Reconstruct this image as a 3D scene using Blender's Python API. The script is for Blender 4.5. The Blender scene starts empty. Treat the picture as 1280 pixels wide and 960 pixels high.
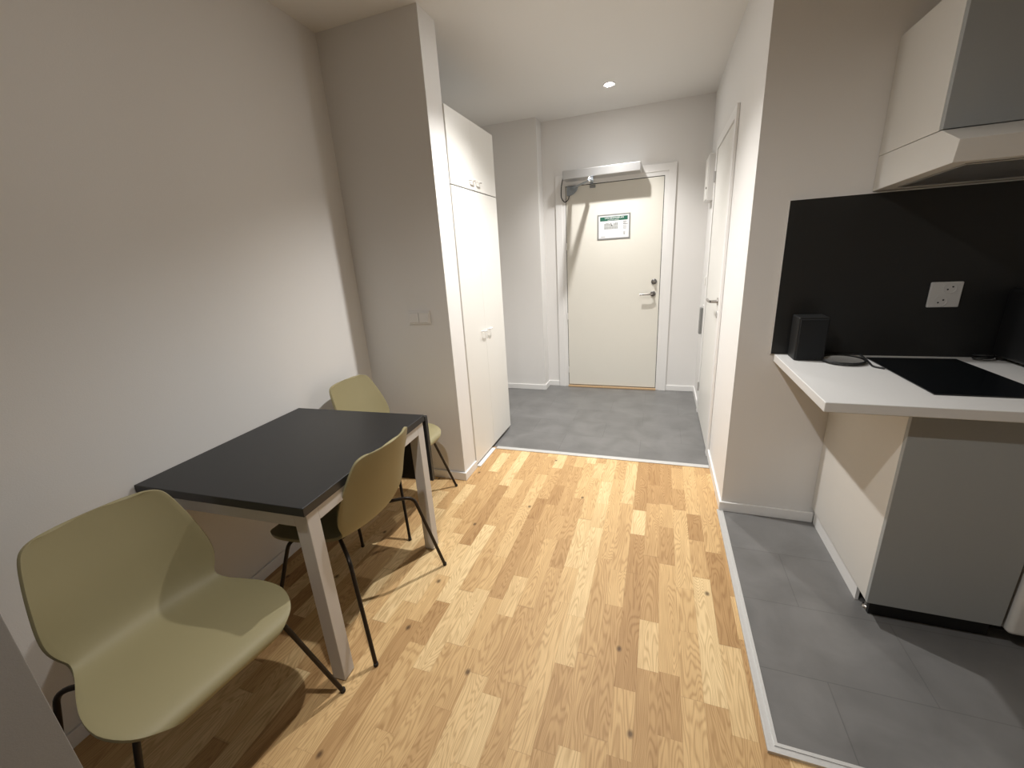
import bpy, bmesh, math, random
from mathutils import Vector, Matrix
random.seed(4)
scene = bpy.context.scene
COL = scene.collection

# ------------------------------------------------------------------ materials
def new_mat(name):
    m = bpy.data.materials.new(name); m.use_nodes = True
    nt = m.node_tree
    return m, nt, nt.nodes['Principled BSDF']

def N(nt, typ, **kw):
    n = nt.nodes.new(typ)
    for k, v in kw.items():
        setattr(n, k, v)
    return n

def plain(name, col, rough=0.5, metal=0.0, bump=0.0, scale=200.0, vary=0.0, spec=0.5):
    """colour with a slight procedural mottling and a fine bump"""
    m, nt, b = new_mat(name)
    b.inputs['Roughness'].default_value = rough
    b.inputs['Metallic'].default_value = metal
    b.inputs['Specular IOR Level'].default_value = spec
    tc = N(nt, 'ShaderNodeTexCoord')
    nz = N(nt, 'ShaderNodeTexNoise'); nz.inputs['Scale'].default_value = scale; nz.inputs['Detail'].default_value = 3
    nt.links.new(tc.outputs['Object'], nz.inputs['Vector'])
    mx = N(nt, 'ShaderNodeMix', data_type='RGBA')
    c = Vector(col)
    mx.inputs['A'].default_value = (*(c * (1 - vary)), 1)
    mx.inputs['B'].default_value = (*[min(1, v) for v in c * (1 + vary)], 1)
    nt.links.new(nz.outputs['Fac'], mx.inputs['Factor'])
    nt.links.new(mx.outputs['Result'], b.inputs['Base Color'])
    if bump:
        bp = N(nt, 'ShaderNodeBump'); bp.inputs['Strength'].default_value = bump; bp.inputs['Distance'].default_value = 0.002
        nt.links.new(nz.outputs['Fac'], bp.inputs['Height']); nt.links.new(bp.outputs['Normal'], b.inputs['Normal'])
    return m

def emit(name, col, strength):
    m, nt, b = new_mat(name)
    b.inputs['Base Color'].default_value = (0.8, 0.8, 0.8, 1)
    b.inputs['Emission Color'].default_value = (*col, 1)
    b.inputs['Emission Strength'].default_value = strength
    return m

def wood_mat():
    m, nt, b = new_mat('oak_parquet')
    L = nt.links.new
    def math_(op, a, c=None, d=None):
        n = N(nt, 'ShaderNodeMath', operation=op)
        for i, v in enumerate((a, c, d)):
            if v is None: continue
            if isinstance(v, (int, float)): n.inputs[i].default_value = v
            else: L(v, n.inputs[i])
        return n.outputs[0]
    def comb(x, y, z=0.0):
        n = N(nt, 'ShaderNodeCombineXYZ')
        for i, v in enumerate((x, y, z)):
            if isinstance(v, (int, float)): n.inputs[i].default_value = v
            else: L(v, n.inputs[i])
        return n.outputs[0]
    tc = N(nt, 'ShaderNodeTexCoord'); sp = N(nt, 'ShaderNodeSeparateXYZ'); L(tc.outputs['Object'], sp.inputs[0])
    X, Y = sp.outputs[0], sp.outputs[1]
    sx = math_('MULTIPLY', math_('ADD', X, 0.018), 1 / 0.0725)
    col_i = math_('FLOOR', sx); fx = math_('FRACT', sx)
    w1 = N(nt, 'ShaderNodeTexWhiteNoise', noise_dimensions='1D'); L(col_i, w1.inputs['W'])
    off = math_('MULTIPLY', w1.outputs['Value'], 17.3)
    s0 = math_('ADD', math_('MULTIPLY', Y, 2.7), off)
    s = math_('ADD', s0, math_('MULTIPLY', math_('SINE', math_('MULTIPLY', s0, 2.3)), 0.34))
    row_i = math_('FLOOR', s); fy = math_('FRACT', s)
    w2 = N(nt, 'ShaderNodeTexWhiteNoise', noise_dimensions='2D'); L(comb(col_i, row_i), w2.inputs['Vector'])
    rnd = w2.outputs['Value']
    w3 = N(nt, 'ShaderNodeTexWhiteNoise', noise_dimensions='3D'); L(comb(col_i, row_i, 5.7), w3.inputs['Vector'])
    rnd2 = w3.outputs['Value']
    ramp = N(nt, 'ShaderNodeValToRGB'); L(rnd, ramp.inputs[0])
    e = ramp.color_ramp.elements
    e[0].position = 0.0; e[0].color = (0.46, 0.285, 0.130, 1)
    e[1].position = 1.0; e[1].color = (0.81, 0.63, 0.36, 1)
    x = e.new(0.22); x.color = (0.58, 0.385, 0.187, 1)
    x = e.new(0.6); x.color = (0.68, 0.475, 0.24, 1)
    # grain: figured rings, each board cut from another place
    px = math_('ADD', math_('MULTIPLY', X, 1.0), math_('MULTIPLY', rnd, 31.0))
    py = math_('ADD', Y, math_('MULTIPLY', rnd2, 23.0))
    nz = N(nt, 'ShaderNodeTexNoise'); nz.inputs['Scale'].default_value = 1.0; nz.inputs['Detail'].default_value = 2.5
    L(comb(math_('MULTIPLY', px, 8.0), math_('MULTIPLY', py, 1.1)), nz.inputs['Vector'])
    ringfreq = math_('ADD', math_('MULTIPLY', rnd2, 190.0), 180.0)
    ph = math_('MULTIPLY', math_('ADD', nz.outputs['Fac'], math_('MULTIPLY', px, 0.9)), ringfreq)
    ring = math_('MULTIPLY_ADD', math_('SINE', ph), 0.5, 0.5)
    ring = math_('POWER', ring, 2.2)
    fib = N(nt, 'ShaderNodeTexNoise'); fib.inputs['Scale'].default_value = 1.0; fib.inputs['Detail'].default_value = 4
    L(comb(math_('MULTIPLY', px, 260.0), math_('MULTIPLY', py, 9.0)), fib.inputs['Vector'])
    cl = N(nt, 'ShaderNodeTexNoise'); cl.inputs['Scale'].default_value = 1.0
    L(comb(math_('MULTIPLY', px, 18.0), math_('MULTIPLY', py, 3.0), 3.0), cl.inputs['Vector'])
    dark = math_('ADD', math_('MULTIPLY', ring, 0.15), math_('MULTIPLY', fib.outputs['Fac'], 0.30))
    dark = math_('ADD', dark, math_('MULTIPLY', cl.outputs['Fac'], 0.18))
    m1 = N(nt, 'ShaderNodeMix', data_type='RGBA', blend_type='MULTIPLY'); m1.inputs['Factor'].default_value = 1.0
    L(ramp.outputs[0], m1.inputs['A'])
    dr = N(nt, 'ShaderNodeValToRGB'); L(dark, dr.inputs[0])
    dr.color_ramp.elements[0].position = 0.08; dr.color_ramp.elements[0].color = (1.15, 1.15, 1.13, 1)
    dr.color_ramp.elements[1].position = 0.52; dr.color_ramp.elements[1].color = (0.56, 0.46, 0.36, 1)
    L(dr.outputs[0], m1.inputs['B'])
    # knots
    vor = N(nt, 'ShaderNodeTexVoronoi'); vor.voronoi_dimensions = '2D'; vor.inputs['Scale'].default_value = 1.0
    L(comb(math_('MULTIPLY', X, 3.6), math_('MULTIPLY', Y, 2.6)), vor.inputs['Vector'])
    kn = N(nt, 'ShaderNodeMapRange'); L(vor.outputs['Distance'], kn.inputs['Value'])
    kn.inputs['From Min'].default_value = 0.014; kn.inputs['From Max'].default_value = 0.045
    kn.inputs['To Min'].default_value = 0.8; kn.inputs['To Max'].default_value = 0.0
    sel = N(nt, 'ShaderNodeSeparateColor'); L(vor.outputs['Color'], sel.inputs[0])
    knf = math_('MULTIPLY', kn.outputs[0], math_('GREATER_THAN', sel.outputs[0], 0.5))
    m2 = N(nt, 'ShaderNodeMix', data_type='RGBA'); L(knf, m2.inputs['Factor']); L(m1.outputs['Result'], m2.inputs['A'])
    m2.inputs['B'].default_value = (0.06, 0.028, 0.012, 1)
    # joints
    ex = math_('MINIMUM', fx, math_('SUBTRACT', 1.0, fx)); ey = math_('MINIMUM', fy, math_('SUBTRACT', 1.0, fy))
    jx = math_('LESS_THAN', ex, 0.010); jy = math_('LESS_THAN', ey, 0.003)
    j = math_('MAXIMUM', jx, jy)
    m3 = N(nt, 'ShaderNodeMix', data_type='RGBA'); L(math_('MULTIPLY', j, 0.22), m3.inputs['Factor']); L(m2.outputs['Result'], m3.inputs['A'])
    m3.inputs['B'].default_value = (0.22, 0.12, 0.05, 1)
    L(m3.outputs['Result'], b.inputs['Base Color'])
    b.inputs['Roughness'].default_value = 0.55
    b.inputs['Specular IOR Level'].default_value = 0.3
    bp = N(nt, 'ShaderNodeBump'); bp.inputs['Strength'].default_value = 0.12; bp.inputs['Distance'].default_value = 0.001
    L(math_('SUBTRACT', dark, j), bp.inputs['Height']); L(bp.outputs['Normal'], b.inputs['Normal'])
    return m

def tile_mat(name, ox, oy, bw, rh):
    m, nt, b = new_mat(name); L = nt.links.new
    tc = N(nt, 'ShaderNodeTexCoord'); mp = N(nt, 'ShaderNodeMapping'); mp.inputs['Location'].default_value = (-ox, -oy, 0)
    L(tc.outputs['Object'], mp.inputs[0])
    br = N(nt, 'ShaderNodeTexBrick'); L(mp.outputs[0], br.inputs[0])
    br.inputs['Scale'].default_value = 1; br.inputs['Brick Width'].default_value = bw; br.inputs['Row Height'].default_value = rh
    br.inputs['Mortar Size'].default_value = 0.0018; br.inputs['Mortar Smooth'].default_value = 0.1
    br.inputs['Color1'].default_value = (0.158, 0.155, 0.151, 1); br.inputs['Color2'].default_value = (0.174, 0.171, 0.167, 1)
    br.inputs['Mortar'].default_value = (0.122, 0.120, 0.117, 1)
    nz = N(nt, 'ShaderNodeTexNoise'); nz.inputs['Scale'].default_value = 5; nz.inputs['Detail'].default_value = 6; nz.inputs['Distortion'].default_value = 0.6
    L(tc.outputs['Object'], nz.inputs[0])
    rp = N(nt, 'ShaderNodeValToRGB'); rp.color_ramp.elements[0].position = 0.3; rp.color_ramp.elements[0].color = (0.8, 0.8, 0.8, 1)
    rp.color_ramp.elements[1].position = 0.7; rp.color_ramp.elements[1].color = (1.12, 1.12, 1.12, 1)
    L(nz.outputs['Fac'], rp.inputs[0])
    mx = N(nt, 'ShaderNodeMix', data_type='RGBA', blend_type='MULTIPLY'); mx.inputs['Factor'].default_value = 1
    L(br.outputs['Color'], mx.inputs['A']); L(rp.outputs[0], mx.inputs['B']); L(mx.outputs['Result'], b.inputs['Base Color'])
    b.inputs['Roughness'].default_value = 0.35; b.inputs['Specular IOR Level'].default_value = 0.55
    n2 = N(nt, 'ShaderNodeTexNoise'); n2.inputs['Scale'].default_value = 45; n2.inputs['Detail'].default_value = 4; L(tc.outputs['Object'], n2.inputs[0])
    bp = N(nt, 'ShaderNodeBump'); bp.inputs['Strength'].default_value = 0.18; bp.inputs['Distance'].default_value = 0.002
    L(n2.outputs['Fac'], bp.inputs['Height']); L(bp.outputs['Normal'], b.inputs['Normal'])
    return m

M = dict(
    wall=plain('wall_paint', (0.76, 0.745, 0.725), 0.85, bump=0.15, scale=260, vary=0.015),
    ceil=plain('ceiling_paint', (0.78, 0.77, 0.75), 0.9, bump=0.15, scale=220, vary=0.015),
    trim=plain('trim_white', (0.80, 0.79, 0.775), 0.4, bump=0.03, scale=60, vary=0.01),
    door=plain('door_cream', (0.74, 0.715, 0.645), 0.42, bump=0.03, scale=80, vary=0.01),
    lam=plain('white_laminate', (0.77, 0.755, 0.715), 0.35, bump=0.02, scale=90, vary=0.01),
    cab=plain('cabinet_white', (0.64, 0.625, 0.59), 0.45, bump=0.03, scale=90, vary=0.01),
    front=plain('front_grey_shaded', (0.31, 0.325, 0.325), 0.45, bump=0.04, scale=120, vary=0.015),  # grey fronts, darkened beyond the sides partly to carry their unlit shade
    counter=plain('counter_laminate', (0.66, 0.655, 0.64), 0.35, bump=0.02, scale=120, vary=0.02),
    black=plain('black_laminate', (0.0125, 0.0125, 0.0130), 0.42, bump=0.06, scale=420, vary=0.2),
    splash=plain('black_splash', (0.0100, 0.0105, 0.0105), 0.5, bump=0.04, scale=350, vary=0.15),
    glass=plain('hob_glass', (0.004, 0.005, 0.006), 0.12, vary=0.05),
    plast=plain('black_plastic', (0.006, 0.0065, 0.007), 0.5, bump=0.1, scale=500, vary=0.1),
    cloth=plain('speaker_cloth', (0.006, 0.007, 0.008), 0.9, bump=0.5, scale=900, vary=0.3),
    olive=plain('olive_shell', (0.285, 0.247, 0.132), 0.56, bump=0.10, scale=700, vary=0.03),
    legm=plain('bronze_leg', (0.022, 0.016, 0.012), 0.38, 0.5, vary=0.1),
    rubber=plain('rubber', (0.012, 0.011, 0.010), 0.7, vary=0.1),
    tleg=plain('table_frame_white', (0.55, 0.525, 0.50), 0.45, bump=0.04, scale=150, vary=0.02),
    alu=plain('brushed_aluminium', (0.62, 0.62, 0.62), 0.32, 0.9, bump=0.05, scale=180, vary=0.04),
    alum=plain('strip_aluminium', (0.60, 0.595, 0.58), 0.45, 0.35, bump=0.05, scale=150, vary=0.05),
    chrome=plain('steel', (0.42, 0.40, 0.38), 0.22, 1.0, vary=0.03),
    dsteel=plain('dark_steel', (0.16, 0.155, 0.15), 0.35, 0.8, vary=0.05),
    gmet=plain('grey_metal', (0.30, 0.33, 0.36), 0.4, 0.5, vary=0.03),
    wplast=plain('white_plastic', (0.70, 0.69, 0.67), 0.35, vary=0.01),
    sock=plain('socket_plastic', (0.55, 0.54, 0.52), 0.4, vary=0.02),
    grey=plain('grey_cabinet', (0.27, 0.27, 0.27), 0.6, bump=0.1, scale=400, vary=0.05),
    gap=plain('dark_gap', (0.03, 0.028, 0.025), 0.8, vary=0.05),  # near-black that paints shade into the door gaps
    thresh=plain('oak_threshold', (0.50, 0.34, 0.19), 0.4, bump=0.05, scale=70, vary=0.1),
    paper=plain('paper', (0.74, 0.74, 0.75), 0.5, vary=0.01),
    green=plain('print_green', (0.012, 0.105, 0.065), 0.5, vary=0.02),
    pgrey=plain('print_grey', (0.33, 0.34, 0.33), 0.5, vary=0.1),
    pdark=plain('print_dark', (0.05, 0.06, 0.055), 0.5, vary=0.1),
    frame=plain('sign_frame_grey', (0.27, 0.275, 0.27), 0.4, 0.3, vary=0.03),
    dish=plain('dish_grey', (0.55, 0.55, 0.54), 0.3, 0.2, vary=0.03),
    lens=emit('lamp_lens', (1.0, 0.982, 0.955), 290.0),
    wood=wood_mat(),
    tile=tile_mat('hall_tiles', -0.09, 3.13, 0.6, 0.297),
    tilek=tile_mat('kitchen_tiles', 0.60, 1.31, 0.6, 0.328),
)

# ------------------------------------------------------------------ mesh helpers
def box(bm, x0, x1, y0, y1, z0, z1, mat4=None):
    vs = [bm.verts.new((x, y, z)) for z in (z0, z1) for y in (y0, y1) for x in (x0, x1)]
    if mat4 is not None:
        for v in vs: v.co = mat4 @ v.co
    for f in ((0, 2, 3, 1), (4, 5, 7, 6), (0, 1, 5, 4), (2, 6, 7, 3), (0, 4, 6, 2), (1, 3, 7, 5)):
        bm.faces.new([vs[i] for i in f])
    return bm

def prism(bm, pts, axis, a, b):
    """polygon of 2-D points extruded along axis (0 x, 1 y, 2 z) from a to b"""
    def mk(p, t):
        return {0: (t, p[0], p[1]), 1: (p[0], t, p[1]), 2: (p[0], p[1], t)}[axis]
    A = [bm.verts.new(mk(p, a)) for p in pts]; B = [bm.verts.new(mk(p, b)) for p in pts]
    bm.faces.new(A); bm.faces.new(B)
    n = len(pts)
    for i in range(n):
        bm.faces.new((A[i], A[(i + 1) % n], B[(i + 1) % n], B[i]))
    return bm

def rounded_path(pts, r, n=6):
    pts = [Vector(p) for p in pts]
    out = [pts[0]]
    for i in range(1, len(pts) - 1):
        p = pts[i]; a = (pts[i - 1] - p); c = (pts[i + 1] - p)
        k = min(r, a.length * 0.48, c.length * 0.48)
        s = p + a.normalized() * k; e = p + c.normalized() * k
        for q in range(n + 1):
            t = q / n
            out.append((1 - t) ** 2 * s + 2 * t * (1 - t) * p + t * t * e)
    out.append(pts[-1])
    return out

def tube(bm, pts, r, seg=12, bend=0.0, r1=None):
    P = rounded_path(pts, bend) if bend else [Vector(p) for p in pts]
    n = len(P); rings = []
    up = None
    for i, p in enumerate(P):
        t = (P[min(i + 1, n - 1)] - P[max(i - 1, 0)]).normalized()
        if up is None:
            up = t.orthogonal().normalized()
        else:
            up = (up - t * up.dot(t)).normalized()
        s = t.cross(up)
        rr = r if r1 is None else r + (r1 - r) * i / (n - 1)
        rings.append([bm.verts.new(p + (up * math.cos(a) + s * math.sin(a)) * rr) for a in [2 * math.pi * k / seg for k in range(seg)]])
    for i in range(n - 1):
        for k in range(seg):
            bm.faces.new((rings[i][k], rings[i][(k + 1) % seg], rings[i + 1][(k + 1) % seg], rings[i + 1][k]))
    bm.faces.new(rings[0][::-1]); bm.faces.new(rings[-1])
    return bm

def lathe(bm, prof, seg=40, mat4=None):
    """(radius, z) profile turned round z; radius 0 closes"""
    rows = []
    for r, z in prof:
        if r <= 1e-6: rows.append([bm.verts.new((0, 0, z))])
        else: rows.append([bm.verts.new((r * math.cos(2 * math.pi * k / seg), r * math.sin(2 * math.pi * k / seg), z)) for k in range(seg)])
    for a, b in zip(rows, rows[1:]):
        for k in range(seg):
            q = [a[k % len(a)], a[(k + 1) % len(a)], b[(k + 1) % len(b)], b[k % len(b)]]
            u = []
            for v in q:
                if v not in u: u.append(v)
            if len(u) >= 3: bm.faces.new(u)
    if mat4 is not None:
        bmesh.ops.transform(bm, matrix=mat4, verts=[v for row in rows for v in row])
    return bm

def obj(name, bm, mat, parent=None, bevel=0.0, smooth=False, segs=2, mods=()):
    bmesh.ops.recalc_face_normals(bm, faces=bm.faces[:])
    me = bpy.data.meshes.new(name); bm.to_mesh(me); bm.free()
    me.materials.append(mat)
    o = bpy.data.objects.new(name, me); COL.objects.link(o)
    if parent is not None: o.parent = parent
    if smooth or bevel:
        for p in me.polygons: p.use_smooth = True
    if bevel:
        b = o.modifiers.new('bevel', 'BEVEL'); b.width = bevel; b.segments = segs; b.limit_method = 'ANGLE'; b.angle_limit = math.radians(40)
        b.harden_normals = True
    elif smooth:
        try: me.set_sharp_from_angle(angle=math.radians(42))
        except Exception: pass
    return o

def BM(): return bmesh.new()

def struct(o):
    o['kind'] = 'structure'; return o

def tag(o, label, cat, group=None):
    o['label'] = label; o['category'] = cat
    if group: o['group'] = group
    return o

def empty(name, loc=(0, 0, 0), rz=0.0, label=None, cat=None, group=None):
    o = bpy.data.objects.new(name, None); COL.objects.link(o)
    o.location = loc; o.rotation_euler = (0, 0, rz); o.empty_display_size = 0.05
    if label: tag(o, label, cat, group)
    return o

def local(parent, name, bm, mat, **kw):
    """mesh given in world coordinates, made a child of a placed Empty"""
    mw = Matrix.LocRotScale(parent.location, parent.rotation_euler, None).inverted()
    bmesh.ops.transform(bm, matrix=mw, verts=bm.verts[:])
    return obj(name, bm, mat, parent, **kw)

# ------------------------------------------------------------------ room shell
CZ = 2.69
BACK = 4.45
XR, XL = 0.384, -1.845
YK = 2.288             # kitchen wall plane
struct(obj('floor', prism(BM(), [(-2.1, -2.6), (2.0, -2.6), (2.0, 1.035), (0.380, 1.035), (0.380, 2.80), (-2.1, 2.76)], 2, -0.06, 0.0), M['wood']))
struct(obj('floor_hall', prism(BM(), [(-2.1, 2.76), (0.380, 2.80), (0.5, 2.80), (0.5, 4.6), (-2.1, 4.6)], 2, -0.06, 0.0), M['tile']))
struct(obj('floor_kitchen', box(BM(), 0.380, 2.0, 1.035, 2.40, -0.06, 0.0), M['tilek']))
struct(obj('ceiling', box(BM(), -2.2, 2.1, -2.7, 4.7, CZ, CZ + 0.1), M['ceil']))
wl = lambda y: -1.775 - (y - 0.79) * 0.0514
struct(obj('wall_left', prism(BM(), [(wl(-2.6), -2.6), (wl(2.40), 2.40), (wl(2.40) - 0.2, 2.40), (wl(-2.6) - 0.2, -2.6)], 2, 0, CZ), M['wall']))
struct(obj('wall_hall_left', box(BM(), -2.05, -1.86, 2.40, 4.6, 0, CZ), M['wall']))
struct(obj('wall_partition', box(BM(), -1.862, -1.208, 2.248, 2.428, 0, CZ), M['wall']))
struct(obj('wall_back', box(BM(), -1.168, 0.5, BACK, 4.6, 0, CZ), M['wall']))
struct(obj('wall_back_left', box(BM(), -1.862, -1.168, 4.272, 4.6, 0, CZ), M['wall']))
struct(obj('wall_right', box(BM(), XR, 0.55, YK, BACK, 0, CZ), M['wall']))
struct(obj('wall_kitchen', box(BM(), 0.55, 2.0, YK, YK + 0.15, 0, CZ), M['wall']))
struct(obj('wall_kitchen_right', box(BM(), 1.95, 2.1, -2.6, YK, 0, CZ), M['wall']))
struct(obj('wall_front', box(BM(), -2.1, 2.1, -2.7, -2.6, 0, CZ), M['wall']))

BH, BT = 0.058, 0.012
def baseb(name, pts):
    return struct(obj(name, prism(BM(), pts, 2, 0.0, BH), M['trim'], bevel=0.003))
baseb('baseboard_left', [(wl(-2.4), -2.4), (wl(2.248), 2.248), (wl(2.248) + BT, 2.248), (wl(-2.4) + BT, -2.4)])
baseb('baseboard_partition', [(wl(2.248) + BT, 2.248), (-1.208 + BT, 2.248), (-1.208 + BT, 2.428), (-1.208, 2.428), (-1.208, 2.248), (-1.208, 2.248), (-1.208, 2.248 - BT), (wl(2.248) + BT, 2.248 - BT)][:0] or
      [(wl(2.248) + BT, 2.248 - BT), (-1.208 + BT, 2.248 - BT), (-1.208 + BT, 2.425), (-1.208, 2.425), (-1.208, 2.248), (wl(2.248) + BT, 2.248)])
baseb('baseboard_back_left', [(-1.86, 4.272 - BT), (-1.168 + BT, 4.272 - BT), (-1.168 + BT, BACK - BT), (-1.040, BACK - BT), (-1.040, BACK), (-1.168, BACK), (-1.168, 4.272), (-1.86, 4.272)])
baseb('baseboard_back_right', [(0.104, BACK - BT), (XR - BT, BACK - BT), (XR - BT, 3.905), (XR, 3.905), (XR, BACK), (0.104, BACK)])
baseb('baseboard_right', [(XR - BT, 2.955), (XR - BT, YK - BT), (0.824, YK - BT), (0.824, YK), (XR, YK), (XR, 2.955)])

# metal strips between the oak and the tiles
bm = BM(); prism(bm, [(-1.176, 2.745), (0.370, 2.772), (0.370, 2.812), (-1.176, 2.785)], 2, 0, 0.006)
struct(obj('trim_1', bm, M['alum'], bevel=0.002))
bm = BM()
prism(bm, [(0.362, 1.018), (1.95, 1.018), (1.95, 1.050), (0.394, 1.050), (0.394, YK - 0.014), (0.362, YK - 0.014)], 2, 0, 0.005)
prism(bm, [(0.362, 1.018), (1.95, 1.018), (1.95, 1.026), (0.370, 1.026), (0.370, YK - 0.014), (0.362, YK - 0.014)], 2, 0.005, 0.010)
prism(bm, [(0.384, 1.040), (1.95, 1.040), (1.95, 1.050), (0.394, 1.050), (0.394, YK - 0.014), (0.384, YK - 0.014)], 2, 0.005, 0.008)
struct(obj('trim_2', bm, M['alum']))

# ------------------------------------------------------------------ entrance door (setting)
d = empty('door_1', (-0.455, BACK, 0)); struct(d)
def casing(bm, x0, x1, top, w, y0, y1, ax='y'):
    pts = [(x0, 0), (x0 + w, 0), (x0 + w, top - w), (x1 - w, top - w), (x1 - w, 0), (x1, 0), (x1, top), (x0, top)]
    return prism(bm, pts, 1 if ax == 'y' else 0, y0, y1)
bm = BM(); casing(bm, -1.036, 0.102, 2.192, 0.066, BACK - 0.018, BACK - 0.001)
casing(bm, -0.972, 0.040, 2.128, 0.038, BACK - 0.012, BACK - 0.001)
local(d, 'door_frame', bm, M['trim'], bevel=0.002)
local(d, 'gap_shade', box(BM(), -0.936, 0.004 + 0.0, BACK - 0.003, BACK - 0.0005, 0.02, 2.092), M['gap'])  # dark sheet behind the leaf, paints the shade of the gap round it
local(d, 'door_leaf', box(BM(), -0.929, -0.003, BACK - 0.0085, BACK - 0.003, 0.026, 2.084), M['door'], bevel=0.002)
local(d, 'threshold', box(BM(), -0.936, 0.004, BACK - 0.035, BACK - 0.0005, 0.0, 0.018), M['thresh'], bevel=0.004)
RY = Matrix.Rotation(math.pi / 2, 4, 'X')
def rosette(x, z, r, t, ax_y):
    return Matrix.Translation((x, ax_y, z)) @ RY
hx = -0.062
h = local(d, 'door_handle', lathe(BM(), [(0, 0), (0.026, 0), (0.026, 0.007), (0.023, 0.010), (0.011, 0.011), (0.0105, 0.045), (0, 0.045)], 32, rosette(hx, 1.016, 0, 0, BACK - 0.0085)), M['dsteel'], smooth=True)
hl = local(d, 'lever', tube(BM(), [(hx, BACK - 0.046, 1.016), (hx - 0.03, BACK - 0.055, 1.016), (hx - 0.125, BACK - 0.055, 1.014)], 0.0085, 14, 0.02), M['chrome'], smooth=True)
lk = local(d, 'lock_cylinder', lathe(BM(), [(0, 0), (0.027, 0), (0.027, 0.008), (0.022, 0.013), (0.012, 0.014), (0.010, 0.018), (0, 0.018)], 32, rosette(hx + 0.006, 1.135, 0, 0, BACK - 0.0085)), M['dsteel'], smooth=True)
bm = BM(); box(bm, hx - 0.004, hx + 0.016, BACK - 0.046, BACK - 0.0265, 1.127, 1.143)
local(d, 'thumb_turn', bm, M['chrome'], bevel=0.004)
for z in (0.20, 0.80, 1.52):
    local(d, 'hinge', tube(BM(), [(-0.9325, BACK - 0.019, z - 0.035), (-0.9325, BACK - 0.019, z + 0.035)], 0.0055, 12), M['trim'], smooth=True)

# ------------------------------------------------------------------ white side door in the right hall wall
d2 = empty('door_2', (XR, 3.43, 0)); struct(d2)
bm = BM(); casing(bm, 2.958, 3.900, 2.205, 0.062, XR - 0.017, XR - 0.001, 'x')
local(d2, 'door_frame', bm, M['trim'], bevel=0.002)
local(d2, 'gap_shade', box(BM(), XR - 0.003, XR - 0.0005, 3.020, 3.838, 0.004, 2.143), M['gap'])  # same dark backing, shade of the leaf gap put in as colour
local(d2, 'door_leaf', box(BM(), XR - 0.011, XR - 0.003, 3.025, 3.833, 0.010, 2.137), M['lam'], bevel=0.002)
RX = Matrix.Rotation(-math.pi / 2, 4, 'Y')
hy = 3.085
local(d2, 'door_handle', lathe(BM(), [(0, 0), (0.025, 0), (0.025, 0.006), (0.011, 0.008), (0.010, 0.046), (0, 0.046)], 28, Matrix.Translation((XR - 0.011, hy, 1.085)) @ RX), M['chrome'], smooth=True)
local(d2, 'lever', tube(BM(), [(XR - 0.055, hy, 1.085), (XR - 0.066, hy + 0.03, 1.085), (XR - 0.066, hy + 0.130, 1.085)], 0.009, 14, 0.02), M['chrome'], smooth=True)
local(d2, 'keyhole_plate', lathe(BM(), [(0, 0), (0.022, 0), (0.022, 0.005), (0, 0.006)], 28, Matrix.Translation((XR - 0.011, hy, 1.00)) @ RX), M['alu'], smooth=True)
for z in (0.25, 1.95):
    local(d2, 'hinge', tube(BM(), [(XR - 0.022, 3.8385, z - 0.04), (XR - 0.022, 3.8385, z + 0.04)], 0.006, 12), M['alu'], smooth=True)

# ------------------------------------------------------------------ door closer
c = empty('door_closer', (-0.58, BACK - 0.018, 2.14), 0, 'long silver door closer fixed across the top of the cream entrance door', 'door closer')
y1 = BACK - 0.0185
yF = 4.252
local(c, 'housing', box(BM(), -0.921, -0.207, yF, y1, 2.126, 2.202), M['alu'], bevel=0.006)
EL = Vector((-0.632, 4.035, 2.068)); SPN = Vector((-0.645, 4.270, 2.080)); SH = Vector((-0.868, BACK - 0.026, 2.062))
bm = BM(); lathe(bm, [(0, 2.064), (0.013, 2.064), (0.013, 2.126), (0, 2.126)], 20, Matrix.Translation((SPN.x, SPN.y, 0)))
local(c, 'spindle', bm, M['gmet'], smooth=True)
def bar(p, q, w, t):
    d = (q - p); n = Vector((-d.y, d.x, 0)).normalized() * w * 0.5; up = Vector((0, 0, t * 0.5)); bm = BM(); e = d.normalized() * 0.012
    vs = [bm.verts.new(v) for v in (p - e - n - up, p - e + n - up, q + e + n - up, q + e - n - up, p - e - n + up, p - e + n + up, q + e + n + up, q + e - n + up)]
    for f in ((0, 1, 2, 3), (4, 7, 6, 5), (0, 4, 5, 1), (1, 5, 6, 2), (2, 6, 7, 3), (3, 7, 4, 0)): bm.faces.new([vs[i] for i in f])
    return bm
local(c, 'arm', bar(SPN, EL, 0.034, 0.008), M['gmet'], bevel=0.002)
local(c, 'arm', bar(EL - Vector((0, 0, 0.009)), SH, 0.030, 0.008), M['gmet'], bevel=0.002)
ep = local(c, 'elbow_pivot', lathe(BM(), [(0, 2.050), (0.010, 2.050), (0.011, 2.056), (0.011, 2.082), (0.008, 2.088), (0, 2.088)], 24, Matrix.Translation((EL.x, EL.y, 0))), M['wplast'], smooth=True)
ep['label'] = 'small white pivot cap'
bm = BM()
prism(bm, [(-0.916, 2.086), (-0.806, 2.086)] + [(-0.916 + 0.110 * math.cos(a), 2.076 + 0.078 * math.sin(a)) for a in [-i * math.pi / 2 / 10 for i in range(0, 11)]], 1, y1 - 0.012, y1 - 0.001 + 0.009)
local(c, 'door_shoe', bm, M['gmet'])
ca = local(c, 'cable', tube(BM(), [(-0.922, y1 - 0.06, 2.185), (-0.940, y1 - 0.05, 2.18), (-0.968, y1 - 0.03, 2.08), (-0.972, y1 - 0.02, 1.985), (-0.938, y1 - 0.012, 1.938), (-0.900, y1 - 0.008, 1.965), (-0.890, y1 - 0.006, 2.02)], 0.0048, 10, 0.05), M['rubber'], smooth=True)
ca['label'] = 'thin black looping cable'
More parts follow.
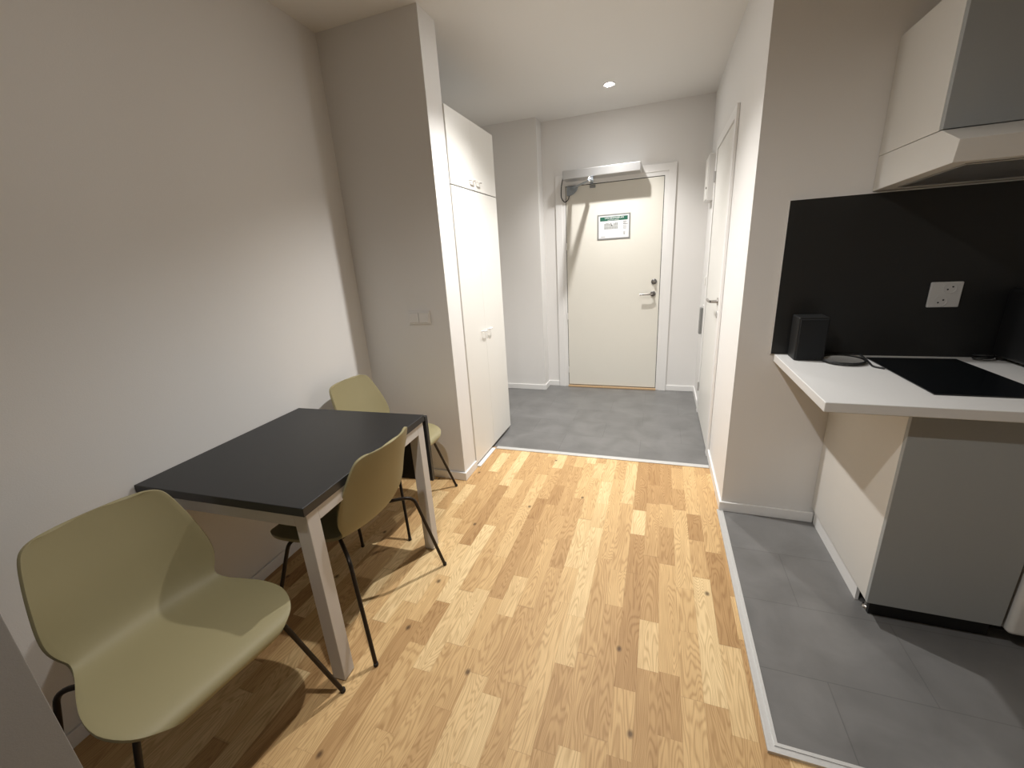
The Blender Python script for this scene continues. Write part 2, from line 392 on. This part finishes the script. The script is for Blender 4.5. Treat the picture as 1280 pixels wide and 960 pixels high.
local(c, 'stop_clip', box(BM(), -0.690, -0.635, BACK - 0.022, BACK - 0.0095, 2.050, 2.078), M['frame'], bevel=0.003)

# ------------------------------------------------------------------ evacuation notice on the door
sg = empty('door_notice', (-0.456, BACK - 0.0085, 1.678), 0, 'framed white notice with a green header on the cream entrance door', 'sign')
yf = BACK - 0.0087
bm = BM(); x0, x1, z0, z1, w = -0.617, -0.297, 1.560, 1.797, 0.014
prism(bm, [(x0, z0), (x1, z0), (x1, z1), (x0, z1)], 1, yf - 0.004, yf)
local(sg, 'frame', bm, M['frame'], bevel=0.0012)
local(sg, 'paper', box(BM(), x0 + w, x1 - w, yf - 0.0052, yf - 0.0041, z0 + w, z1 - w), M['paper'])
local(sg, 'header_band', box(BM(), x0 + 0.028, x1 - 0.026, yf - 0.0060, yf - 0.0053, z1 - 0.062, z1 - 0.024), M['green'])
def lettering(parent, name, s, size, x, z, y, mat):
    cu = bpy.data.curves.new(name, 'FONT'); cu.body = s; cu.size = size; cu.align_x = 'CENTER'; cu.align_y = 'CENTER'; cu.extrude = 0.0002; cu.offset = 0.0003
    o = bpy.data.objects.new(name, cu); COL.objects.link(o)
    dg = bpy.context.evaluated_depsgraph_get(); me = bpy.data.meshes.new_from_object(o.evaluated_get(dg))
    bpy.data.objects.remove(o); me.materials.clear(); me.materials.append(mat)
    me.transform(Matrix.Translation((x, y, z)) @ Matrix.Rotation(math.pi / 2, 4, 'X')); me.transform(Matrix.Translation(-parent.location))
    o = bpy.data.objects.new(name, me); COL.objects.link(o); o.parent = parent
    return o
lettering(sg, 'heading', 'UTRYMNINGSPLAN', 0.021, -0.452, z1 - 0.037, yf - 0.0063, M['paper'])
bm = BM(); box(bm, -0.515, -0.458, yf - 0.0064, yf - 0.0061, z1 - 0.056, z1 - 0.0525)
box(bm, -0.452, -0.405, yf - 0.0064, yf - 0.0061, z1 - 0.056, z1 - 0.0525)
local(sg, 'subheading', bm, M['paper'])
bm = BM()   # floor plan: rooms along a corridor
random.seed(11)
for k in range(9):
    xa = -0.548 + k * 0.0148
    if k not in (5,): box(bm, xa, xa + 0.0125, yf - 0.0056, yf - 0.0053, 1.690, 1.710 + (0.006 if k % 3 else 0.0))
    box(bm, xa, xa + 0.0125, yf - 0.0056, yf - 0.0053, 1.658, 1.680)
box(bm, -0.550, -0.414, yf - 0.0056, yf - 0.0053, 1.682, 1.688)
local(sg, 'floor_plan', bm, M['pgrey'])
local(sg, 'plan_marker', box(BM(), -0.480, -0.468, yf - 0.0062, yf - 0.0058, 1.688, 1.699), M['pdark'])
bm = BM()
box(bm, -0.366, -0.322, yf - 0.0056, yf - 0.0053, 1.697, 1.702)
for k, ww in enumerate((0.030, 0.036, 0.024)): box(bm, -0.366, -0.366 + ww, yf - 0.0056, yf - 0.0053, 1.722 - k * 0.007, 1.725 - k * 0.007)
for k in range(5): box(bm, -0.366, -0.346 + random.random() * 0.02, yf - 0.0056, yf - 0.0053, 1.686 - k * 0.008, 1.688 - k * 0.008)
local(sg, 'text_column', bm, M['pdark'])
bm = BM()
for k in range(4): box(bm, -0.362, -0.346, yf - 0.0056, yf - 0.0053, 1.626 - k * 0.008, 1.629 - k * 0.008)
local(sg, 'symbol_key', bm, M['pdark'])
local(sg, 'footer_text', box(BM(), -0.580, -0.540, yf - 0.0056, yf - 0.0053, 1.587, 1.590), M['pdark'])

# ------------------------------------------------------------------ small things on the right hall wall
t = empty('fuse_box', (XR, 4.16, 1.80), 0, 'narrow white metal box high on the wall beyond the side door', 'box')
local(t, 'body', box(BM(), XR - 0.050, XR - 0.0005, 4.02, 4.26, 1.80, 2.15), M['wplast'], bevel=0.004)
local(t, 'cover', box(BM(), XR - 0.056, XR - 0.050, 4.03, 4.25, 1.812, 2.138), M['lam'], bevel=0.002)
bm = BM(); lathe(bm, [(0, 0), (0.008, 0), (0.007, 0.006), (0, 0.007)], 16, Matrix.Translation((XR - 0.056, 4.05, 1.90)) @ RX)
local(t, 'latch', bm, M['dsteel'], smooth=True)
t = empty('light_switch', (XR, 4.04, 1.155), 0, 'small white switch on the hall wall above the grey handset', 'switch')
local(t, 'plate', box(BM(), XR - 0.012, XR - 0.0005, 3.990, 4.072, 1.110, 1.195), M['wplast'], bevel=0.003)
local(t, 'rocker', box(BM(), XR - 0.018, XR - 0.012, 4.002, 4.060, 1.122, 1.183), M['lam'], bevel=0.002)
t = empty('door_phone', (XR, 4.05, 0.8), 0, 'slim grey wall handset with white ends beyond the side door', 'intercom')
local(t, 'base', box(BM(), XR - 0.014, XR - 0.0005, 3.985, 4.075, 0.655, 0.945), M['wplast'], bevel=0.004)
local(t, 'handset', box(BM(), XR - 0.038, XR - 0.014, 4.000, 4.060, 0.690, 0.925), M['frame'], bevel=0.006)

# switch on the partition beside the table
yp = 2.248
t = empty('light_switch', (-1.41, yp, 1.12), 0, 'white double light switch on the grey partition wall above the table end', 'switch')
local(t, 'plate', box(BM(), -1.490, -1.334, yp - 0.009, yp - 0.0005, 1.080, 1.164), M['wall'], bevel=0.003)
for xa in (-1.480, -1.409): local(t, 'rocker', box(BM(), xa, xa + 0.066, yp - 0.014, yp - 0.009, 1.091, 1.153), M['wall'], bevel=0.002)

# ------------------------------------------------------------------ built-in wardrobe
XW = -1.200
wd = empty('wardrobe', (-1.53, 2.80, 0), 0, 'tall white wardrobe with lower and upper doors beside the hall', 'wardrobe')
wy0, wy1, wt = 2.4295, 3.172, 2.305
bm = BM(); box(bm, -1.855, XW - 0.020, wy0, wy1, 0.0245, wt)
local(wd, 'carcass', bm, M['lam'])
mid = 0.5 * (wy0 + wy1) - 0.03
mid = 2.78
for (a, b_) in ((wy0 + 0.001, mid - 0.0007), (mid + 0.0007, wy1)):
    near = a < mid - 0.1
    dl = local(wd, 'door', box(BM(), XW - 0.0195, XW, a, b_, 0.025, 1.8845), M['lam'], bevel=0.0015)
    du = local(wd, 'upper_door', box(BM(), XW - 0.0195, XW, a, b_, 1.8905, wt), M['lam'], bevel=0.0015)
    hy0 = mid - 0.078 if near else mid + 0.022
    for dd, z in ((dl, 0.952), (du, 1.945)):
        bm = tube(BM(), [(XW, hy0, z), (XW + 0.026, hy0, z), (XW + 0.026, hy0 + 0.056, z), (XW, hy0 + 0.056, z)], 0.0045, 10, 0.012)
        bmesh.ops.transform(bm, matrix=Matrix.Translation(-wd.location), verts=bm.verts[:])
        obj('handle', bm, M['wplast'], dd, smooth=True)
local(wd, 'shadow_gap', box(BM(), XW - 0.019, XW - 0.006, wy0 + 0.004, wy1 - 0.004, 1.8846, 1.8904), M['gap'])  # solid dark strip in the seam, its shade painted in
local(wd, 'plinth', box(BM(), -1.855, XW - 0.05, wy0, wy1, 0.0, 0.024), M['gap'])  # plinth coloured dark so the slit under the doors reads as shade
struct(obj('trim_3', box(BM(), XW - 0.012, -1.176, 2.438, 2.742, 0.0, 0.011), M['trim'], bevel=0.003))

# ------------------------------------------------------------------ downlights
def downlight(x, y, label, power, spot, aim=(0, 0, -1)):
    t = empty('ceiling_downlight', (x, y, CZ), 0, label, 'ceiling light', 'ceiling downlights')
    obj('trim_ring', lathe(BM(), [(0.036, -0.0005), (0.046, -0.0005), (0.046, -0.004), (0.041, -0.008), (0.034, -0.006), (0.032, -0.001), (0.036, -0.0005)], 40), M['wplast'], t, smooth=True)
    obj('lens', lathe(BM(), [(0, -0.0006), (0.0318, -0.0006), (0.031, -0.005), (0.02, -0.0105), (0, -0.012)], 40), M['lens'], t, smooth=True)
    l = bpy.data.lights.new('downlight', 'SPOT'); l.energy = power; l.color = LC; l.spot_size = math.radians(spot); l.spot_blend = BLEND; l.shadow_soft_size = 0.022
    o = bpy.data.objects.new('downlight', l); COL.objects.link(o); o.parent = t; o.location = (0, 0, -0.05); o.rotation_euler = Vector(aim).to_track_quat('-Z', 'Y').to_euler()
    return t
LC = (1.0, 0.982, 0.955); BLEND = 1.0
downlight(-0.440, 3.800, 'lit round downlight in the hall ceiling before the entrance door', 138, 122)
downlight(-0.55, 2.40, 'round downlight in the ceiling between partition and kitchen corner', 205, 122)
downlight(-0.56, 0.52, 'round downlight in the ceiling above the oak floor near the table', 84, 128, (0.26, 0.24, -1))

# ------------------------------------------------------------------ dining table
TR = math.radians(2.95)
tb = empty('dining_table', (-1.4135, 1.196, 0), TR, 'black-topped table with white legs and a folded drop leaf', 'table')
TW, TD, TH = 0.376, 0.399, 0.742
obj('tabletop', box(BM(), -TW, TW, -TD, TD, TH - 0.032, TH), M['black'], tb, bevel=0.0025)
LE = 0.026; fx, fy = TW - 0.006, TD - 0.012
for sx in (-1, 1):
    for sy in (-1, 1):
        bm = BM(); cx, cy = sx * (fx - LE), sy * (fy - LE)
        box(bm, cx - LE, cx + LE, cy - LE, cy + LE, 0.004, TH - 0.0325)
        lg = obj('leg', bm, M['tleg'], tb, bevel=0.002)
        obj('foot_pad', lathe(BM(), [(0, 0), (0.016, 0), (0.016, 0.0045), (0, 0.0045)], 16, Matrix.Translation((cx, cy, 0))), M['rubber'], lg)
def apron(x0, x1, y0, y1):
    obj('apron', box(BM(), x0, x1, y0, y1, TH - 0.082, TH - 0.0325), M['tleg'], tb, bevel=0.0015)
apron(-fx + 2 * LE, fx - 2 * LE, -fy, -fy + 0.02); apron(-fx + 2 * LE, fx - 2 * LE, fy - 0.02, fy)
apron(-fx, -fx + 0.02, -fy + 2 * LE, fy - 2 * LE); apron(fx - 0.02, fx, -fy + 2 * LE, fy - 2 * LE)
lf = obj('drop_leaf', box(BM(), -TW + 0.012, TW, TD + 0.006, TD + 0.029, 0.372, TH - 0.014), M['black'], tb, bevel=0.002)
for hx_ in (-0.25, 0.25):
    obj('hinge', box(BM(), hx_ - 0.03, hx_ + 0.03, TD - 0.01, TD + 0.0059, TH - 0.040, TH - 0.0335), M['dsteel'], lf)

# ------------------------------------------------------------------ chairs
PROF = [ # x, z, half width, side curl
    (0.2440, 0.4190, 0.095, 0.0), (0.2500, 0.4280, 0.142, 0.0), (0.2420, 0.4390, 0.182, 0.0), (0.2120, 0.4475, 0.213, 0.002), (0.1500, 0.4520, 0.2350, 0.006),
    (0.0700, 0.4500, 0.2330, 0.010), (-0.0100, 0.4450, 0.2150, 0.014), (-0.0700, 0.4440, 0.1970, 0.018), (-0.1150, 0.4510, 0.1870, 0.023),
    (-0.1470, 0.4700, 0.1875, 0.032), (-0.1690, 0.5020, 0.2000, 0.042), (-0.1850, 0.5420, 0.2090, 0.050), (-0.2010, 0.5900, 0.2075, 0.054),
    (-0.2200, 0.6500, 0.1980, 0.052), (-0.2395, 0.7070, 0.1860, 0.047), (-0.2530, 0.7500, 0.1750, 0.042), (-0.2620, 0.7790, 0.1630, 0.037),
    (-0.2665, 0.7945, 0.1460, 0.030), (-0.2695, 0.8045, 0.1140, 0.020), (-0.2705, 0.8090, 0.0760, 0.012)]
def catmull(P, n):
    out = []
    for i in range(len(P) - 1):
        p0, p1, p2, p3 = P[max(i - 1, 0)], P[i], P[i + 1], P[min(i + 2, len(P) - 1)]
        for k in range(n):
            t = k / n
            out.append(tuple(0.5 * (2 * b + (c - a) * t + (2 * a - 5 * b + 4 * c - d_) * t * t + (3 * b - a - 3 * c + d_) * t ** 3) for a, b, c, d_ in zip(p0, p1, p2, p3)))
    out.append(P[-1]); return out
def shell_bm():
    bm = BM(); R = catmull(PROF, 3); nu = 28; rows = []
    for i, (x, z, hw, cu) in enumerate(R):
        a = R[max(i - 1, 0)]; b = R[min(i + 1, len(R) - 1)]
        tx, tz = b[0] - a[0], b[1] - a[1]; l = math.hypot(tx, tz); nx, nz = tz / l, -tx / l      # towards the sitter
        row = []
        for k in range(nu + 1):
            u = -1 + 2 * k / nu
            dsp = cu * abs(u) ** 2.2
            row.append(bm.verts.new((x + nx * dsp, hw * u, z + nz * dsp)))
        rows.append(row)
    for r0, r1 in zip(rows, rows[1:]):
        for k in range(nu):
            bm.faces.new((r0[k], r0[k + 1], r1[k + 1], r1[k]))
    return bm
def make_chair(label):
    t = empty('shell_chair', (0, 0, 0), 0, label, 'chair', 'olive chairs round the table')
    o = obj('seat_shell', shell_bm(), M['olive'], t, smooth=False)
    for p in o.data.polygons: p.use_smooth = True
    s = o.modifiers.new('thickness', 'SOLIDIFY'); s.thickness = 0.011; s.offset = -1; s.use_even_offset = True
    b = o.modifiers.new('edge', 'BEVEL'); b.width = 0.003; b.segments = 2; b.limit_method = 'ANGLE'; b.angle_limit = math.radians(50)
    # check that the shell thickens away from the sitter
    for sx in (1, -1):
        for sy in (1, -1):
            if sx > 0: pts = [(0.02, sy * 0.11, 0.4185), (0.165, sy * 0.182, 0.4155), (0.254, sy * 0.284, 0.004)]
            else: pts = [(-0.02, sy * 0.11, 0.4185), (-0.165, sy * 0.217, 0.4155), (-0.250, sy * 0.276, 0.004)]
            lg = obj('leg', tube(BM(), pts, 0.0078, 14, 0.045), M['legm'], t, smooth=True)
            obj('foot_cap', lathe(BM(), [(0, 0), (0.0085, 0), (0.0095, 0.004), (0.0088, 0.014), (0, 0.014)], 14, Matrix.Translation((pts[-1][0], pts[-1][1], 0))), M['rubber'], lg, smooth=True)
    bm = BM(); box(bm, -0.06, 0.06, -0.125, 0.125, 0.417, 0.431)
    obj('seat_mount', bm, M['legm'], t, bevel=0.004)
    return t
def copy_tree(o, parent=None):
    c_ = o.copy(); COL.objects.link(c_)
    if parent is not None: c_.parent = parent
    for ch in [q for q in bpy.data.objects if q.parent == o]:
        copy_tree(ch, c_)
    return c_
ch = make_chair('olive shell chair standing free in front of the table end, nearest the camera')
ch.location = (-1.290, 0.540, 0); ch.rotation_euler[2] = math.radians(-6)
def place(src, x, y, deg, label):
    t = copy_tree(src); t['label'] = label; t.location = (x, y, 0); t.rotation_euler[2] = math.radians(deg); return t
chB = place(ch, -1.204, 1.190, 180, 'olive shell chair tucked under the long side of the table, its back to the room')
chC = place(ch, -1.488, 1.872, 0, 'olive shell chair in the wall corner behind the far end of the table')

# ------------------------------------------------------------------ kitchen
XC = 0.812; CF = 1.630; ZB = 0.088
kc = empty('base_cabinet', (1.05, 2.0, 0), 0, 'kitchen base cabinet with blank white side and shade-darkened grey front under the worktop', 'cabinet')
local(kc, 'side_panel', box(BM(), XC, XC + 0.018, CF + 0.019, YK - 0.001, ZB, 0.882), M['cab'], bevel=0.001)
local(kc, 'carcass', box(BM(), XC + 0.0182, 1.205, CF + 0.022, YK - 0.001, 0.105, 0.866), M['cab'])
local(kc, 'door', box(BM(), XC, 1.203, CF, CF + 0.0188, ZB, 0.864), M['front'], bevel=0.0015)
local(kc, 'top_rail', box(BM(), XC + 0.0185, 1.860, CF + 0.022, CF + 0.040, 0.8665, 0.8815), M['cab'])
local(kc, 'plinth', box(BM(), XC + 0.032, 1.205, CF + 0.045, CF + 0.060, 0.0, 0.1045), M['plast'])
local(kc, 'side_plinth', box(BM(), 0.826, 0.838, 1.745, YK - 0.0125, 0.0, ZB - 0.0005), M['trim'])
for yy in (1.712, 2.15):
    local(kc, 'foot', lathe(BM(), [(0, 0), (0.022, 0), (0.020, 0.006), (0.014, 0.010), (0.014, ZB), (0, ZB)], 20, Matrix.Translation((0.860, yy, 0))), M['chrome'], smooth=True)
fr = empty('under_counter_fridge', (1.54, 1.95, 0), 0, 'white appliance with a rounded door edge under the worktop at the right frame edge', 'fridge')
local(fr, 'body', box(BM(), 1.226, 1.800, CF + 0.045, YK - 0.03, 0.05, 0.862), M['cab'], bevel=0.004)
local(fr, 'door', box(BM(), 1.216, 1.810, CF - 0.014, CF + 0.0445, 0.068, 0.864), M['cab'], bevel=0.016, segs=4)
for xx in (1.26, 1.76):
    local(fr, 'foot', box(BM(), xx - 0.02, xx + 0.02, CF + 0.09, CF + 0.13, 0.0, 0.05), M['rubber'])

ct = tag(obj('worktop', box(BM(), 0.545, 1.949, 1.574, YK - 0.001, 0.883, 0.920), M['counter'], bevel=0.004), 'pale laminate kitchen worktop carrying the black hob', 'worktop')
sp_ = empty('splashback', (1.2, YK, 0.935), 0, 'large matt black splashback panel on the kitchen wall', 'splashback')
local(sp_, 'panel', box(BM(), 0.530, 1.949, YK - 0.010, YK - 0.0005, 0.9205, 1.616), M['splash'])
local(sp_, 'edge_strip', box(BM(), 0.5255, 0.5298, YK - 0.012, YK - 0.0005, 0.9205, 1.618), M['trim'])
local(sp_, 'top_strip', box(BM(), 0.530, 1.949, YK - 0.012, YK - 0.0005, 1.6162, 1.619), M['trim'])

hb = empty('hob', (1.05, 1.96, 0.92), 0, 'narrow black glass hob set into the worktop', 'hob')
local(hb, 'glass_plate', box(BM(), 0.892, 1.206, 1.705, 2.222, 0.9203, 0.9255), M['glass'], bevel=0.0015)
# extractor and its cabinet
hc = empty('extractor_cabinet', (1.12, 2.1, 1.62), 0, 'white wall cabinet with a slanted extractor hood along its lower edge', 'cabinet')
HX = 0.826
local(hc, 'carcass', box(BM(), HX, 1.420, 1.880, YK - 0.001, 1.757, 2.165), M['cab'], bevel=0.0012)
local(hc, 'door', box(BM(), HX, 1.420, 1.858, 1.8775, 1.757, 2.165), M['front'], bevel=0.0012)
local(hc, 'hood', prism(BM(), [(YK - 0.001, 1.6245), (YK - 0.001, 1.7555), (1.862, 1.7550), (1.754, 1.708), (1.766, 1.646)], 0, HX, 1.420), M['cab'], bevel=0.0015)
local(hc, 'grease_filter', prism(BM(), [(2.20, 1.6262), (1.80, 1.6425), (1.80, 1.6395), (2.20, 1.6232)], 0, HX + 0.05, 1.38), M['alu'])
for yy in (1.9, ):
    pass
wc = empty('wall_cabinet', (1.68, 2.1, 1.62), 0, 'white wall cabinet right of the extractor, mostly outside the frame', 'cabinet')
local(wc, 'carcass', box(BM(), 1.424, 1.945, 1.880, YK - 0.001, 1.625, 2.165), M['cab'])
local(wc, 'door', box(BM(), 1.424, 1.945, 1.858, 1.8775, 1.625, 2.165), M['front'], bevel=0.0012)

# double socket on the splashback
so = empty('wall_socket', (1.136, YK - 0.01, 1.19), 0, 'white double wall socket on the black splashback', 'socket')
ys = YK - 0.0102
local(so, 'plate', box(BM(), 1.086, 1.192, ys - 0.012, ys, 1.138, 1.244), M['sock'], bevel=0.004)
for (sx_, sz_) in ((1.150, 1.218), (1.128, 1.164)):
    cup = local(so, 'outlet', lathe(BM(), [(0.0215, 0.0), (0.0235, 0.0), (0.0235, 0.0015), (0.0205, 0.0015), (0.0195, 0.0006), (0.0, 0.0006)], 28, Matrix.Translation((sx_, ys - 0.012, sz_)) @ RY), M['sock'], smooth=True)
    for q in (-0.0095, 0.0095):
        ca_, sa_ = math.cos(0.6), math.sin(0.6)
        bm = lathe(BM(), [(0, 0.0005), (0.0034, 0.0005), (0.0034, 0.0010), (0, 0.0010)], 12, Matrix.Translation((sx_ + q * ca_, ys - 0.012, sz_ + q * sa_)) @ RY)
        bmesh.ops.transform(bm, matrix=Matrix.Translation(-so.location), verts=bm.verts[:])
        obj('pin_hole', bm, M['plast'], cup)

# loudspeaker, dish and cable on the worktop
ls = empty('loudspeaker', (0.655, 2.185, 0.92), 0, 'small black upright loudspeaker box on the left end of the worktop', 'loudspeaker')
local(ls, 'cabinet', box(BM(), 0.594, 0.712, 2.150, 2.255, 0.9203, 1.118), M['plast'], bevel=0.006)
local(ls, 'grille', box(BM(), 0.600, 0.706, 2.143, 2.150, 0.930, 1.110), M['cloth'], bevel=0.003)
dh = empty('dish', (0.778, 2.140, 0.92), 0, 'shallow round grey dish with a black rim beside the black loudspeaker', 'dish')
obj('plate', lathe(BM(), [(0, 0.0003), (0.060, 0.0003), (0.074, 0.010), (0.072, 0.0125), (0.058, 0.005), (0, 0.0045)], 48), M['dish'], dh, smooth=True)
bm = BM(); ringp = [(0.0765 * math.cos(a), 0.0765 * math.sin(a), 0.0125) for a in [2 * math.pi * k / 48 for k in range(49)]]
tube(bm, ringp, 0.0042, 10); obj('rim', bm, M['plast'], dh, smooth=True)
cb = tag(obj('power_cable', tube(BM(), [(0.705, 2.262, 0.935), (0.735, 2.266, 0.926), (0.80, 2.268, 0.9245), (0.862, 2.262, 0.928), (0.872, 2.235, 0.935), (0.872, 2.175, 0.930), (0.866, 2.110, 0.9245), (0.855, 2.06, 0.9245), (0.885, 2.030, 0.9245)], 0.0038, 10, 0.04), M['plast'], smooth=True), 'black cable curling round the dish on the worktop', 'cable')
ap = empty('counter_appliance', (1.5, 2.15, 0.92), 0, 'black boxy appliance on the worktop at the right frame edge', 'appliance')
local(ap, 'body', box(BM(), 1.335, 1.780, 1.985, 2.265, 0.934, 1.215), M['plast'], bevel=0.015, segs=3)
local(ap, 'front_door', box(BM(), 1.345, 1.66, 1.968, 1.9845, 0.945, 1.205), M['glass'], bevel=0.004)
for xx in (1.36, 1.75):
    for yy in (2.01, 2.24):
        local(ap, 'foot', lathe(BM(), [(0, 0), (0.016, 0), (0.018, 0.0137), (0, 0.0137)], 16, Matrix.Translation((xx, yy, 0.9203))), M['rubber'])
cb2 = tag(obj('power_cable', tube(BM(), [(1.33, 2.262, 0.940)] + [(1.292 + 0.030 * math.cos(a), 2.225 + 0.024 * math.sin(a), 0.9245 + 0.0032 * a / 1.57) for a in [0.6 + k * 0.5 for k in range(24)]], 0.0042, 10), M['plast'], smooth=True), 'black cable coiled up beside the boxy black appliance', 'cable')

# grey cabinet at the left frame edge
gc = empty('storage_cabinet', (-1.3, -0.3, 0), 0, 'plain grey cabinet at the lower left frame edge beside the near chair', 'cabinet')
local(gc, 'side_panel', box(BM(), -1.022, -1.004, -0.7, 0.220, 0.02, 1.15), M['grey'], bevel=0.0015)
local(gc, 'carcass', box(BM(), -1.630, -1.0225, -0.698, 0.216, 0.05, 1.148), M['grey'])
local(gc, 'plinth', box(BM(), -1.620, -1.03, -0.69, 0.20, 0.0, 0.0495), M['gap'])

# ------------------------------------------------------------------ world, camera, view
w = bpy.data.worlds.new('night'); scene.world = w; w.use_nodes = True
w.node_tree.nodes['Background'].inputs[0].default_value = (0.02, 0.022, 0.03, 1)

yaw, pitch, roll, f = -0.351575766, 0.299010886, -0.0615333386, 513.452149
sy_, cy_, sp2, cp2, sr, cr = math.sin(yaw), math.cos(yaw), math.sin(pitch), math.cos(pitch), math.sin(roll), math.cos(roll)
fw = Vector((sy_ * cp2, cy_ * cp2, -sp2)); r = Vector((cy_, -sy_, 0)); u = r.cross(fw)
Rv = r * cr + u * sr; Uv = -r * sr + u * cr
cam = bpy.data.cameras.new('camera'); cam.sensor_width = 36; cam.sensor_fit = 'HORIZONTAL'; cam.lens = f / 1280 * 36; cam.clip_start = 0.02
co = bpy.data.objects.new('camera', cam); COL.objects.link(co)
mt = Matrix((Rv, Uv, -fw)).transposed().to_4x4(); mt.translation = (0, 0, 1.45); co.matrix_world = mt
scene.camera = co
vs = scene.view_settings
vs.view_transform = 'Standard'; vs.look = 'None'; vs.gamma = 1.0; vs.use_curve_mapping = False
vs.exposure = 0.0
